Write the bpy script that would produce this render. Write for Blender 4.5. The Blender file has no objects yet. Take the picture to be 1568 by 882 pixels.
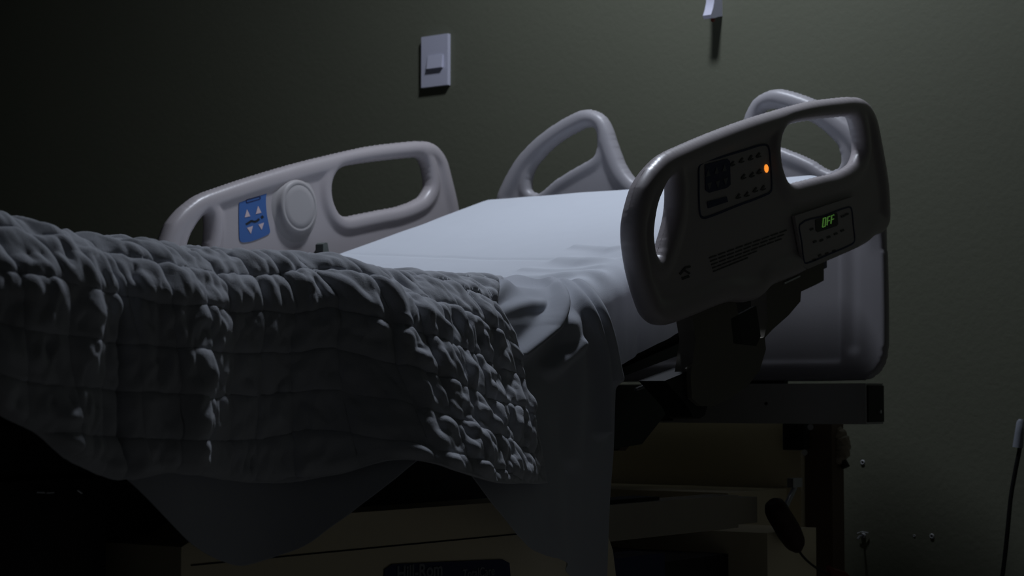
import bpy, bmesh, math
import numpy as np
from mathutils import Vector

# ------------------------------------------------------------------ camera, world, light
F_PX = 2950.0
YAW = math.radians(36.4)
PITCH = math.atan(169 / F_PX)
CAM = np.array([0.0, 0.0, 0.60])

scn = bpy.context.scene
col = scn.collection
cd = bpy.data.cameras.new('camera')
cd.sensor_width = 36.0
cd.lens = F_PX / 1568 * 36.0
cd.clip_start = 0.05
cd.dof.use_dof = True
cd.dof.focus_distance = 2.75
cd.dof.aperture_fstop = 9.0
cam = bpy.data.objects.new('camera', cd)
cam.location = CAM
cam.rotation_euler = (math.pi / 2 + PITCH, 0, YAW)
col.objects.link(cam)
scn.camera = cam

w = bpy.data.worlds.new('night')
scn.world = w
w.use_nodes = True
w.node_tree.nodes['Background'].inputs[0].default_value = (0.57, 0.60, 0.57, 1)
w.node_tree.nodes['Background'].inputs[1].default_value = 0.0056


def area(name, loc, target, size, power, color):
    l = bpy.data.lights.new(name, 'AREA')
    l.shape = 'DISK'
    l.size = size
    l.energy = power
    l.color = color
    o = bpy.data.objects.new(name, l)
    o.location = loc
    d = Vector(target) - Vector(loc)
    o.rotation_euler = d.to_track_quat('-Z', 'Y').to_euler()
    col.objects.link(o)
    return o


area('ceiling_lamp_light', (-1.93, 2.94, 2.50), (-1.93, 2.92, 0.0), 0.20, 19.5, (0.80, 0.87, 1.0))

vs = scn.view_settings
vs.view_transform = 'Standard'
vs.look = 'None'
vs.gamma = 1
vs.use_curve_mapping = False
vs.exposure = 0.0

# ------------------------------------------------------------------ helpers
_fw = np.array([-math.sin(YAW) * math.cos(PITCH), math.cos(YAW) * math.cos(PITCH), math.sin(PITCH)])
_rt = np.array([math.cos(YAW), math.sin(YAW), 0.0])
_up = np.cross(_rt, _fw)


def at(px, py, axis, value):
    """point of the place seen at photo pixel px,py on the plane  axis = value"""
    d = _fw + _rt * (px - 784) / F_PX - _up * (py - 441) / F_PX
    return CAM + d * ((value - CAM[axis]) / d[axis])


def proj(P):
    q = P - CAM
    z = q @ _fw
    return 784 + F_PX * (q @ _rt) / z, 441 - F_PX * (q @ _up) / z


MATS = {}


def mat(name, color, rough=0.5, spec=0.5, metal=0.0, var=0.06, scale=20.0, bump=0.0, bscale=200.0,
        emit=None, estr=0.0, sheen=0.0, trans=0.0, coat=0.0):
    if name in MATS:
        return MATS[name]
    m = bpy.data.materials.new(name)
    m.use_nodes = True
    nt = m.node_tree
    b = nt.nodes['Principled BSDF']
    b.inputs['Roughness'].default_value = rough
    b.inputs['Specular IOR Level'].default_value = spec
    b.inputs['Metallic'].default_value = metal
    b.inputs['Coat Weight'].default_value = coat
    b.inputs['Coat Roughness'].default_value = 0.25
    b.inputs['Sheen Weight'].default_value = sheen
    b.inputs['Transmission Weight'].default_value = trans
    tc = nt.nodes.new('ShaderNodeTexCoord')
    no = nt.nodes.new('ShaderNodeTexNoise')
    no.inputs['Scale'].default_value = scale
    no.inputs['Detail'].default_value = 4
    nt.links.new(tc.outputs['Object'], no.inputs['Vector'])
    mx = nt.nodes.new('ShaderNodeMix')
    mx.data_type = 'RGBA'
    c = np.array(color)
    mx.inputs[6].default_value = (*np.clip(c * (1 - var), 0, 1), 1)
    mx.inputs[7].default_value = (*np.clip(c * (1 + var), 0, 1), 1)
    nt.links.new(no.outputs['Fac'], mx.inputs[0])
    nt.links.new(mx.outputs[2], b.inputs['Base Color'])
    if bump:
        n2 = nt.nodes.new('ShaderNodeTexNoise')
        n2.inputs['Scale'].default_value = bscale
        n2.inputs['Detail'].default_value = 3
        nt.links.new(tc.outputs['Object'], n2.inputs['Vector'])
        bp = nt.nodes.new('ShaderNodeBump')
        bp.inputs['Strength'].default_value = bump
        bp.inputs['Distance'].default_value = 0.002
        nt.links.new(n2.outputs['Fac'], bp.inputs['Height'])
        nt.links.new(bp.outputs['Normal'], b.inputs['Normal'])
    if emit:
        b.inputs['Emission Color'].default_value = (*emit, 1)
        b.inputs['Emission Strength'].default_value = estr
    MATS[name] = m
    return m


M_WALL = mat('olive_wall_paint', (0.130, 0.135, 0.098), 0.75, 0.25, var=0.05, scale=3.0, bump=0.25, bscale=90)
M_FLOOR = mat('grey_vinyl_floor', (0.20, 0.19, 0.17), 0.5, 0.4, var=0.10, scale=8)
M_CEIL = mat('ceiling_paint', (0.35, 0.36, 0.34), 0.9, 0.2)
M_RAIL = mat('bed_plastic', (0.41, 0.375, 0.385), 0.36, 0.5, var=0.03, scale=12, bump=0.05, bscale=400)
M_BOARD = mat('headboard_plastic', (0.37, 0.355, 0.375), 0.42, 0.45, var=0.03, scale=12, bump=0.06, bscale=400)
M_PUCK = mat('grey_cap_plastic', (0.39, 0.37, 0.37), 0.5, 0.4, var=0.02)
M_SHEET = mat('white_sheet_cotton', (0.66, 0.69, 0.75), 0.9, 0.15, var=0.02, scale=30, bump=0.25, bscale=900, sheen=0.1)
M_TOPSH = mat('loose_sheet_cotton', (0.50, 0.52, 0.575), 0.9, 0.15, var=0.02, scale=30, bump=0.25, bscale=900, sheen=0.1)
M_QUILT = mat('quilt_cotton', (0.57, 0.585, 0.63), 0.92, 0.12, var=0.04, scale=40, bump=0.35, bscale=700, sheen=0.1)
M_MATT = mat('mattress_vinyl', (0.12, 0.13, 0.17), 0.6, 0.4)
M_BLUE = mat('blue_keypad', (0.045, 0.13, 0.37), 0.5, 0.4, var=0.05)
M_NAVY = mat('navy_print', (0.02, 0.028, 0.10), 0.5, 0.4, var=0.05)
M_PINK = mat('pale_pink_print', (0.62, 0.50, 0.52), 0.5, 0.4, var=0.02)
M_PALEB = mat('pale_blue_print', (0.25, 0.38, 0.6), 0.5, 0.4, var=0.02)
M_BLACKP = mat('black_print', (0.012, 0.015, 0.018), 0.5, 0.4, var=0.05)
M_DARK = mat('black_metal', (0.016, 0.016, 0.017), 0.55, 0.35, var=0.2)
M_DARKG = mat('dark_green_black_plastic', (0.014, 0.020, 0.017), 0.5, 0.4, var=0.2)
M_STEEL = mat('steel', (0.55, 0.56, 0.6), 0.35, 0.5, metal=0.8, var=0.05)
M_FRAME = mat('grey_painted_metal', (0.50, 0.50, 0.50), 0.6, 0.5, var=0.05, scale=15)
M_ARM2 = mat('taupe_plastic', (0.34, 0.31, 0.25), 0.6, 0.3, var=0.05)
M_ARM = mat('grey_brown_plastic', (0.16, 0.15, 0.125), 0.6, 0.3, var=0.05)
M_BEIGE = mat('beige_plastic', (0.80, 0.71, 0.50), 0.6, 0.4, var=0.06, scale=8)
M_BROWN = mat('brown_metal', (0.13, 0.09, 0.065), 0.6, 0.4, var=0.15, scale=8)
M_SWITCH = mat('switch_plastic', (0.55, 0.55, 0.66), 0.4, 0.5, var=0.02)
M_RED = mat('red_rubber', (0.14, 0.015, 0.01), 0.5, 0.4)
M_GRIP = mat('dark_red_grip', (0.035, 0.012, 0.010), 0.6, 0.3, var=0.2)
M_CORD = mat('black_cord', (0.006, 0.006, 0.007), 0.5, 0.4)
M_CLEAR = mat('milky_clear_plastic', (0.45, 0.48, 0.55), 0.25, 0.5, trans=0.55, var=0.02)
M_WHITE = mat('white_plastic', (0.42, 0.43, 0.44), 0.5, 0.4, var=0.02)
M_TAPE = mat('yellowed_plastic_wrap', (0.30, 0.25, 0.19), 0.5, 0.5, var=0.3, scale=30)
M_LATCH = mat('green_grey_latch', (0.10, 0.115, 0.105), 0.5, 0.4)
M_SYM = mat('dark_grey_print', (0.085, 0.085, 0.085), 0.5, 0.3, var=0.05)
M_SYM2 = mat('dull_grey_print', (0.15, 0.16, 0.18), 0.5, 0.3, var=0.05)
M_GREYT = mat('logo_grey_print', (0.22, 0.23, 0.26), 0.5, 0.4, var=0.02)
M_LED = mat('orange_lamp', (0.9, 0.35, 0.05), 0.4, 0.5, var=0.02, emit=(1.0, 0.30, 0.035), estr=1.0)
M_DIG = mat('green_digit', (0.05, 0.2, 0.03), 0.4, 0.5, var=0.02, emit=(0.16, 0.42, 0.08), estr=0.22)
M_SCREEN = mat('display_glass', (0.004, 0.004, 0.005), 0.3, 0.4, var=0.05)

ORG = {}


def empty(name, org, parent=None, label=None, cat=None, group=None):
    o = bpy.data.objects.new(name, None)
    o.empty_display_size = 0.05
    col.objects.link(o)
    _place(o, org, parent)
    tag(o, label, cat, group)
    return o


def _place(o, org, parent):
    org = np.array(org, float)
    if parent is not None:
        o.parent = parent
        o.location = org - ORG[parent.name]
    else:
        o.location = org
    ORG[o.name] = org


def tag(o, label=None, cat=None, group=None, kind=None):
    if label: o['label'] = label
    if cat: o['category'] = cat
    if group: o['group'] = group
    if kind: o['kind'] = kind
    return o


def mk(name, V, F, m, parent=None, org=None, smooth=True, angle=None):
    V = np.asarray(V, float)
    if org is None:
        org = (V.min(0) + V.max(0)) / 2
    me = bpy.data.meshes.new(name)
    if isinstance(F, np.ndarray) and F.ndim == 2:
        F = F.tolist()
    me.from_pydata((V - np.array(org)).tolist(), [], F)
    me.materials.append(m)
    me.polygons.foreach_set('use_smooth', [smooth] * len(me.polygons))
    me.update()
    if angle is not None:
        me.set_sharp_from_angle(angle=math.radians(angle))
    o = bpy.data.objects.new(name, me)
    col.objects.link(o)
    _place(o, org, parent)
    return o


def from_bm(name, bm, m, parent=None, org=None, bevel=0.0, angle=35, seg=3):
    if bevel:
        bmesh.ops.bevel(bm, geom=[e for e in bm.edges if e.is_manifold and e.calc_face_angle(0) > 0.6],
                        offset=bevel, segments=seg, profile=0.5, affect='EDGES', clamp_overlap=True)
    bmesh.ops.recalc_face_normals(bm, faces=bm.faces)
    bm.verts.index_update()
    V = [tuple(v.co) for v in bm.verts]
    F = [[v.index for v in f.verts] for f in bm.faces]
    bm.free()
    return mk(name, V, F, m, parent, org, True, angle)


def bm_box(bm, lo, hi):
    vs_ = [bm.verts.new((x, y, z)) for x in (lo[0], hi[0]) for y in (lo[1], hi[1]) for z in (lo[2], hi[2])]
    for f in ((0, 1, 3, 2), (4, 6, 7, 5), (0, 4, 5, 1), (2, 3, 7, 6), (0, 2, 6, 4), (1, 5, 7, 3)):
        bm.faces.new([vs_[i] for i in f])


def box(name, lo, hi, m, parent=None, bevel=0.004, org=None):
    bm = bmesh.new()
    bm_box(bm, lo, hi)
    return from_bm(name, bm, m, parent, org, bevel)


def bm_prism(bm, pts, axis, a, b):
    """extrude polygon pts (the two other coordinates in order) between a and b along axis"""
    def full(p, v):
        q = [0, 0, 0]
        r = [i for i in range(3) if i != axis]
        q[axis] = v; q[r[0]] = p[0]; q[r[1]] = p[1]
        return q
    A = [bm.verts.new(full(p, a)) for p in pts]
    B = [bm.verts.new(full(p, b)) for p in pts]
    bm.faces.new(A)
    bm.faces.new(B[::-1])
    n = len(pts)
    for i in range(n):
        bm.faces.new((A[i], B[i], B[(i + 1) % n], A[(i + 1) % n]))


def prism(name, pts, axis, a, b, m, parent=None, bevel=0.003, org=None):
    bm = bmesh.new()
    bm_prism(bm, pts, axis, a, b)
    return from_bm(name, bm, m, parent, org, bevel)


def bm_tube(bm, pts, rad, n=12, cap=True):
    pts = [Vector(p) for p in pts]
    if not hasattr(rad, '__len__'):
        rad = [rad] * len(pts)
    rad = [float(r_) for r_ in rad]
    rings = []
    for i, p in enumerate(pts):
        d = (pts[min(i + 1, len(pts) - 1)] - pts[max(i - 1, 0)]).normalized()
        u = d.cross(Vector((0.13, 0.2, 1))).normalized()
        v = d.cross(u)
        rings.append([bm.verts.new(p + rad[i] * (math.cos(2 * math.pi * k / n) * u + math.sin(2 * math.pi * k / n) * v))
                      for k in range(n)])
    for A, B in zip(rings, rings[1:]):
        for k in range(n):
            bm.faces.new((A[k], A[(k + 1) % n], B[(k + 1) % n], B[k]))
    if cap:
        bm.faces.new(rings[0][::-1])
        bm.faces.new(rings[-1])


def tube(name, pts, rad, m, parent=None, n=12, org=None):
    bm = bmesh.new()
    bm_tube(bm, pts, rad, n)
    return from_bm(name, bm, m, parent, org)


def spline(pts, n=8, closed=False):
    P = np.array(pts, float)
    N = len(P)
    out = []
    for i in range(N if closed else N - 1):
        if closed:
            p0, p1, p2, p3 = P[(i - 1) % N], P[i], P[(i + 1) % N], P[(i + 2) % N]
        else:
            p0, p1, p2, p3 = P[max(i - 1, 0)], P[i], P[i + 1], P[min(i + 2, N - 1)]
        # centripetal-ish: damp tangents when spacing is uneven
        d1 = np.linalg.norm(p2 - p1) + 1e-9
        m1 = (p2 - p0) / (np.linalg.norm(p2 - p1) + np.linalg.norm(p1 - p0) + 1e-9) * d1
        m2 = (p3 - p1) / (np.linalg.norm(p3 - p2) + np.linalg.norm(p2 - p1) + 1e-9) * d1
        for k in range(n):
            t = k / n
            out.append((2 * t**3 - 3 * t**2 + 1) * p1 + (t**3 - 2 * t**2 + t) * m1 + (-2 * t**3 + 3 * t**2) * p2 + (t**3 - t**2) * m2)
    if not closed:
        out.append(P[-1])
    return np.array(out)


def sstep(a, b, x):
    t = np.clip((x - a) / (b - a), 0, 1)
    return t * t * (3 - 2 * t)


def inside(P, poly):
    x, y = P[:, 0], P[:, 1]
    r = np.zeros(len(P), bool)
    n = len(poly)
    for i in range(n):
        x1, y1 = poly[i]; x2, y2 = poly[(i + 1) % n]
        if y1 == y2: continue
        c = ((y1 > y) != (y2 > y)) & (x < (x2 - x1) * (y - y1) / (y2 - y1) + x1)
        r ^= c
    return r


def dist(P, poly, closed=True):
    """distance to polyline and the closest point"""
    best = np.full(len(P), 1e9)
    cp = np.zeros((len(P), 2))
    n = len(poly)
    for i in range(n if closed else n - 1):
        a = poly[i]; b = poly[(i + 1) % n]
        ab = b - a
        L = ab @ ab
        if L < 1e-14: continue
        t = np.clip(((P - a) @ ab) / L, 0, 1)
        q = a + t[:, None] * ab
        d = np.hypot(*(P - q).T)
        k = d < best
        best[k] = d[k]; cp[k] = q[k]
    return best, cp


def moulded(name, outer, holes, to3d, nrm, m, parent, thick_rim, thick_mid, lip=None, res=0.0032, extra=None, rim_w=None):
    """A moulded plastic board: outline and openings in a plane, tubular rim round the edge, thinner web inside."""
    polys = [outer] + holes
    lo = outer.min(0) - res; hi = outer.max(0) + res
    nx = int((hi[0] - lo[0]) / res) + 2; ny = int((hi[1] - lo[1]) / res) + 2
    gx, gy = np.meshgrid(np.arange(nx), np.arange(ny), indexing='ij')
    P = np.stack([lo[0] + gx.ravel() * res, lo[1] + gy.ravel() * res], 1)
    ins = inside(P, outer)
    ds = []; cps = []
    for k, q in enumerate(polys):
        d, c = dist(P, q)
        ds.append(d); cps.append(c)
        if k: ins &= ~inside(P, q)
    D = np.array(ds)
    dm = D.min(0)
    ok = (ins & (dm > 0.35 * res)).reshape(nx, ny)
    cell = ok[:-1, :-1] & ok[1:, :-1] & ok[1:, 1:] & ok[:-1, 1:]
    used = np.zeros((nx, ny), bool)
    for a in (0, 1):
        for b in (0, 1):
            used[a:nx - 1 + a, b:ny - 1 + b] |= cell
    # boundary verts of the kept cells snap on to the true outline
    cnt = np.zeros((nx, ny), int)
    for a in (0, 1):
        for b in (0, 1):
            cnt[a:nx - 1 + a, b:ny - 1 + b] += cell
    bd = (used & (cnt < 4)).ravel()
    which = D.argmin(0)
    CP = np.array(cps)
    Q = P.copy()
    idx = np.where(bd)[0]
    Q[idx] = CP[which[idx], idx]
    used = used.ravel()
    uid = np.full(nx * ny, -1)
    keep = np.where(used)[0]
    uid[keep] = np.arange(len(keep))
    Qk = Q[keep]
    Dk = D[:, keep].copy()
    Dk[:, bd[keep]] = np.where(Dk[:, bd[keep]] == Dk[:, bd[keep]].min(0), 0, Dk[:, bd[keep]])
    r = thick_rim
    rl = lip if lip else thick_rim * 0.75
    def rimf(d, rr):
        crest = rr * 1.05
        f = np.where(d < crest, 1.0, 1 - sstep(crest * 1.25, crest * 2.3, d))
        return thick_mid + (rr - thick_mid) * f
    def edge(d, rr):
        return rr * np.sin(np.clip(d / rr, 0, 1) * math.pi / 2)
    # pull the outer rings towards the outline so that the rounded edge is evenly sampled
    wk = which[keep]
    ck = CP[wk, keep]
    dk = Dk.min(0)
    rk = np.where(wk == 0, r, rl)
    dn = np.where(dk < rk, rk * (1 - np.cos(np.clip(dk / rk, 0, 1) * math.pi / 2)), dk)
    Qm = np.where((dk > 1e-6)[:, None] & (dk < rk)[:, None], ck + (Qk - ck) * (dn / np.maximum(dk, 1e-6))[:, None], Qk)
    # the pull fades out away from the edge so that rings do not bunch
    T = rimf(Dk[0], r)
    if rim_w is not None:
        T = thick_mid + (T - thick_mid) * rim_w(Qk)
    E = edge(Dk[0], r)
    for j in range(1, len(Dk)):
        T = np.maximum(T, rimf(Dk[j], rl))
        E = np.minimum(E, edge(Dk[j], rl) + (r - rl) * sstep(0.2 * rl, rl * 1.4, Dk[j]))
    H = np.minimum(T, E)
    Hf = H + (extra(Qk) if extra else 0)
    bk = bd[keep]
    Hf = np.where(bk, 0, Hf)
    C = to3d(Qm)
    nrm = np.array(nrm, float)
    Vf = C + Hf[:, None] * nrm
    Vb = C - H[:, None] * nrm
    n = len(keep)
    bid = np.arange(n) + n
    bid[bk] = np.where(bk)[0]
    V = np.concatenate([Vf, Vb])
    ci, cj = np.where(cell)
    q = np.stack([ci * ny + cj, (ci + 1) * ny + cj, (ci + 1) * ny + cj + 1, ci * ny + cj + 1], 1)
    q = uid[q]
    F = np.concatenate([q, bid[q][:, ::-1]])
    usedv = np.zeros(len(V), bool); usedv[F.ravel()] = True
    re = np.cumsum(usedv) - 1
    o = mk(name, V[usedv], re[F], m, parent)
    md = o.modifiers.new('soften', 'SMOOTH')
    md.factor = 0.5
    md.iterations = 4
    return o


# value noise on numpy arrays
_rng = np.random.RandomState(7)
_T = _rng.rand(256, 256)


def vnoise(x, y, seed=0):
    x = x + seed * 17.31; y = y + seed * 9.77
    xi = np.floor(x).astype(int); yi = np.floor(y).astype(int)
    fx = x - xi; fy = y - yi
    fx = fx * fx * (3 - 2 * fx); fy = fy * fy * (3 - 2 * fy)
    g = lambda i, j: _T[i & 255, j & 255]
    return ((g(xi, yi) * (1 - fx) + g(xi + 1, yi) * fx) * (1 - fy) + (g(xi, yi + 1) * (1 - fx) + g(xi + 1, yi + 1) * fx) * fy) * 2 - 1


def grid_faces(na, nb):
    i, j = np.meshgrid(np.arange(na - 1), np.arange(nb - 1), indexing='ij')
    i = i.ravel(); j = j.ravel()
    return np.stack([i * nb + j, (i + 1) * nb + j, (i + 1) * nb + j + 1, i * nb + j + 1], 1)


def normals(P):
    du = np.gradient(P, axis=0); dv = np.gradient(P, axis=1)
    n = np.cross(du, dv)
    return n / (np.linalg.norm(n, axis=2, keepdims=True) + 1e-12)


# ------------------------------------------------------------------ the room
WALL_Y = 3.55
o = box('wall_back', (-6.0, WALL_Y, 0), (2.4, WALL_Y + 0.12, 2.7), M_WALL, bevel=0); tag(o, kind='structure')
o = box('wall_left', (-6.12, -1.6, 0), (-6.0, WALL_Y, 2.7), M_WALL, bevel=0); tag(o, kind='structure')
o = box('floor', (-6.12, -1.6, -0.1), (2.4, WALL_Y + 0.12, 0), M_FLOOR, bevel=0); tag(o, kind='structure')
o = box('ceiling', (-6.12, 0.6, 2.7), (2.4, WALL_Y + 0.12, 2.8), M_CEIL, bevel=0); tag(o, kind='structure')

# ------------------------------------------------------------------ the bed
NX, FX = -1.55, -2.55            # planes of the near and far side rails
bed = empty('hospital_bed', (-2.05, 2.2, 0), None,
            'hospital bed with moulded grey side rails, handled headboard and raised head by the green wall', 'bed')

yz = lambda q, x: at(q[0], q[1], 0, x)[1:]
rail_px = [(1001, 498), (988, 486), (977, 459), (965.5, 418), (958.5, 372), (958.5, 340), (964, 311), (974, 280), (988, 258), (1010, 236),
           (1038, 222), (1080.6, 204), (1137, 183), (1193, 166), (1235, 155), (1272, 150), (1302.7, 148), (1319.5, 154), (1333, 177),
           (1341, 212), (1352, 277), (1355, 325), (1354, 343), (1347, 357), (1334, 363), (1318, 376), (1275, 396), (1232, 414),
           (1217, 422), (1193, 432), (1174, 441), (1158, 457), (1134, 464), (1110, 464), (1059, 484), (1028, 496), (1014, 499)]
RAIL = spline([yz(q, NX) for q in rail_px], 5, True)
h1_px = [(1023, 274), (1025, 300), (1022, 330), (1014, 360), (1004, 388), (1000, 391), (996, 383), (993.5, 358), (996, 334), (1000, 315), (1007, 297), (1014, 283)]
h2_px = [(1187.4, 232.5), (1190, 212), (1199, 196), (1215, 189.5), (1249, 184), (1281, 180.4), (1299, 180), (1305.5, 187.5), (1310, 207), (1311.5, 230),
         (1303, 248), (1277, 263.4), (1249, 270.4), (1221, 277.4), (1206, 280), (1197, 273), (1190, 254)]
HOLE1 = spline([yz(q, NX) for q in h1_px], 5, True)
HOLE2 = spline([yz(q, NX) for q in h2_px], 5, True)


def rail_extra(Q):
    # a shallow raised housing low on the rail's head half, with a groove round it
    e = np.zeros(len(Q))
    return e


near_rail = moulded('side_rail', RAIL, [HOLE1, HOLE2], lambda q: np.stack([np.full(len(q), NX), q[:, 0], q[:, 1]], 1),
                    (1, 0, 0), M_RAIL, bed, 0.0185, 0.010, 0.0172)
tag(near_rail, 'near side rail with caregiver controls on its outer face')
far_rail = moulded('side_rail', RAIL, [HOLE1, HOLE2], lambda q: np.stack([np.full(len(q), FX), q[:, 0], q[:, 1]], 1),
                   (1, 0, 0), M_RAIL, bed, 0.0185, 0.010, 0.0172)
tag(far_rail, 'far side rail with blue patient keypad and round cap')


def decal(name, px, x, m, parent, thick=0.0012, bevel=0.0, n=3, smoothit=False):
    pts = [yz(q, x) for q in px]
    if smoothit:
        pts = spline(pts, n, True)
    return prism(name, [tuple(p) for p in pts], 0, x - 0.0015, x + thick, m, parent, bevel)


def multi_decal(name, polys, x, m, parent, thick=0.0012):
    bm = bmesh.new()
    for px in polys:
        bm_prism(bm, [tuple(yz(q, x)) for q in px], 0, x - 0.001, x + thick)
    return from_bm(name, bm, m, parent)


def stroke_px(a, b, wd):
    a = np.array(a, float); b = np.array(b, float)
    d = (b - a) / np.linalg.norm(b - a)
    n = np.array([-d[1], d[0]]) * wd / 2
    return [a + n, b + n, b - n, a - n]


# --- caregiver panel on the near rail
S = NX + 0.0102
frame = [(1071, 251), (1100, 240), (1140, 228), (1168, 220), (1177, 224), (1180, 250), (1182, 290), (1176, 298), (1130, 316), (1081, 335), (1073, 333), (1070, 322), (1069, 280)]
def ring_decal(name, px, x, m, parent, wd=0.003, thick=0.001):
    P = spline([yz(q, x) for q in px], 4, True)
    c = P.mean(0)
    t = np.roll(P, -1, 0) - np.roll(P, 1, 0)
    t /= np.linalg.norm(t, axis=1, keepdims=True)
    nn = np.stack([-t[:, 1], t[:, 0]], 1)
    sgn = np.sign(((c - P) * nn).sum(1).mean())
    I = P + nn * sgn * wd
    k = len(P)
    V = []
    for q, xx in ((P, x - 0.001), (P, x + thick), (I, x + thick), (I, x - 0.001)):
        V += [(xx, a_, b_) for a_, b_ in q]
    Fc = []
    for lay in range(4):
        for i in range(k):
            j = (i + 1) % k
            l2 = (lay + 1) % 4
            Fc.append([lay * k + i, lay * k + j, l2 * k + j, l2 * k + i])
    bm = bmesh.new()
    vv = [bm.verts.new(v) for v in V]
    for f in Fc: bm.faces.new([vv[i] for i in f])
    return from_bm(name, bm, m, parent)


cp = ring_decal('control_panel_border', frame, S, M_NAVY, near_rail, 0.0035)
decal('keypad', [(1079, 252), (1113, 243), (1117, 247), (1118, 283), (1112, 288), (1086, 295), (1080, 291)], S, M_NAVY, near_rail, 0.0012)
decal('panel_caption', [(1082, 309), (1112, 301), (1114, 309), (1084, 319)], S, M_NAVY, near_rail, 0.0012)
arr = []
for cx, cy, s_ in ((1084, 265, 1), (1097, 261, 1), (1109, 257, 1), (1086, 285, -1), (1099, 282, -1), (1111, 278, -1)):
    arr.append([(cx - 3.5, cy + 5 * s_ + 1), (cx + 3.5, cy + 5 * s_ - 1), (cx, cy - 6 * s_)] if s_ > 0 else
               [(cx - 3.5, cy - 5 + 1), (cx, cy + 6), (cx + 3.5, cy - 5 - 1)])
multi_decal('keypad_arrows', arr, S + 0.0013, M_SYM2, near_rail, 0.0006)
gl = []
for (x0, y0) in ((1121, 250), (1135, 245), (1149, 241), (1161, 237), (1138, 270), (1151, 267), (1162, 262), (1130, 300), (1143, 297), (1156, 290), (1168, 287)):
    gl.append(stroke_px((x0 - 3, y0 + 4), (x0 + 2, y0 - 3), 2.2))
    gl.append(stroke_px((x0 - 1, y0 + 4), (x0 + 4, y0 + 2), 1.8))
multi_decal('button_symbols', gl, S, M_SYM, near_rail, 0.0012)
c0 = at(1173.5, 258, 0, S)
bm = bmesh.new()
bmesh.ops.create_uvsphere(bm, u_segments=20, v_segments=12, radius=1)
for v in bm.verts:
    v.co = Vector(c0) + Vector((v.co.x * 0.002, v.co.y * 0.0068, v.co.z * 0.0068))
o = from_bm('indicator_light', bm, M_LED, near_rail, angle=None)
tag(o, 'glowing orange indicator light')

# scale module with its display
mod = [(1214, 331), (1304, 301), (1308, 305), (1314, 374), (1310, 379), (1234, 412), (1228, 409)]
decal('scale_module', mod, NX + 0.0140, M_RAIL, near_rail, 0.004, 0.0015)
S2 = NX + 0.0181
ring_decal('scale_panel_border', [(1224, 343), (1262, 329), (1298, 316), (1304, 319), (1307, 345), (1309, 368), (1304, 375), (1270, 390), (1236, 404), (1231, 402), (1227, 372)], S2, M_NAVY, near_rail, 0.0028)
decal('display_screen', [(1248, 337), (1280, 325.5), (1282, 328), (1283, 343), (1281, 346), (1252, 355.5), (1249, 353)], S2, M_SCREEN, near_rail, 0.0008)
segs = []
def seg7(x0, y0, wd, ht, which, sl=-0.37, th=1.15):
    # corners in photo pixels; rows follow the rail's slope
    def c(u, v): return (x0 + u * wd + 1.2 * (1 - v), y0 + v * ht + u * wd * sl)
    lines = {'t': (c(0, 0), c(1, 0)), 'tl': (c(0, 0), c(0, .5)), 'tr': (c(1, 0), c(1, .5)), 'm': (c(0, .5), c(1, .5)),
             'bl': (c(0, .5), c(0, 1)), 'br': (c(1, .5), c(1, 1)), 'b': (c(0, 1), c(1, 1))}
    for k in which:
        a_, b_ = lines[k]
        segs.append(stroke_px(a_, b_, th))
seg7(1259.5, 334.5, 3.8, 13.5, ('t', 'tl', 'tr', 'bl', 'br', 'b'))
seg7(1266.2, 332.5, 3.8, 12.5, ('t', 'tl', 'm', 'bl'))
seg7(1272.2, 330.3, 3.8, 12.5, ('t', 'tl', 'm', 'bl'))
o = multi_decal('display_digits', segs, S2 + 0.001, M_DIG, near_rail, 0.0005)
tag(o, 'green glowing letters OFF')
gl = []
for (x0, y0) in ((1242, 351), (1290, 331), (1296, 328), (1247, 370), (1257, 368), (1268, 363), (1279, 358), (1289, 353), (1254, 391), (1265, 388), (1276, 384), (1246, 398)):
    gl.append(stroke_px((x0 - 2, y0 + 1), (x0 + 3, y0 - 1), 3))
multi_decal('scale_button_symbols', gl, S2, M_SYM, near_rail, 0.001)
# printed notice and mark
gl = []
for k in range(5):
    y0 = 395 + k * 5.2
    x1 = 1207 - k * 4 if k < 3 else 1160 - 14 * (k - 3)
    a_ = np.array((1086 + 1.5 * k, y0)); b_ = np.array((x1, y0 - (x1 - 1086) * 0.36))
    n_ = 9
    for j in range(n_):
        p = a_ + (b_ - a_) * (j / n_); q = a_ + (b_ - a_) * ((j + 0.8) / n_)
        gl.append(stroke_px(p, q, 1.8))
multi_decal('warning_print', gl, S, M_SYM, near_rail, 0.0009)
multi_decal('lock_symbol', [stroke_px((1041, 420), (1049, 410), 3), stroke_px((1049, 410), (1057, 408), 3), stroke_px((1044, 427), (1055, 423), 3.5),
                            stroke_px((1048, 414), (1056, 419), 2.5)], S, M_SYM, near_rail, 0.0009)

# --- patient side of the far rail
SF = FX + 0.0102
kp = decal('patient_keypad', [(366, 298), (370, 293.5), (388, 286), (403, 279.2), (408.5, 281.5), (409, 289.5), (406.6, 303), (407.8, 326), (411, 343), (413, 355),
                              (410, 359), (388, 368.5), (376, 371), (369, 370.5), (366, 364.5)], SF, M_BLUE, far_rail, 0.0012, smoothit=True, n=3)
tag(kp, 'blue patient keypad')
multi_decal('keypad_arrows', [[(374.5, 333), (383, 331), (378, 320.5)], [(391.5, 328), (400, 325.5), (395, 315.5)],
                              [(378, 349), (387, 346), (384, 358)], [(395.5, 344), (404, 341), (400.5, 352)]], SF + 0.0013, M_PINK, far_rail, 0.0006)
wv = [(376.5, 343.5), (381, 341), (385, 338), (389, 339.5), (393, 338.5), (397, 335)]
multi_decal('keypad_bed_symbol', [stroke_px(wv[i], wv[i + 1], 3.0) for i in range(len(wv) - 1)] + [stroke_px((400, 333.5), (403, 331), 3.8)], SF + 0.0013, M_BLACKP, far_rail, 0.0006)
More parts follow.
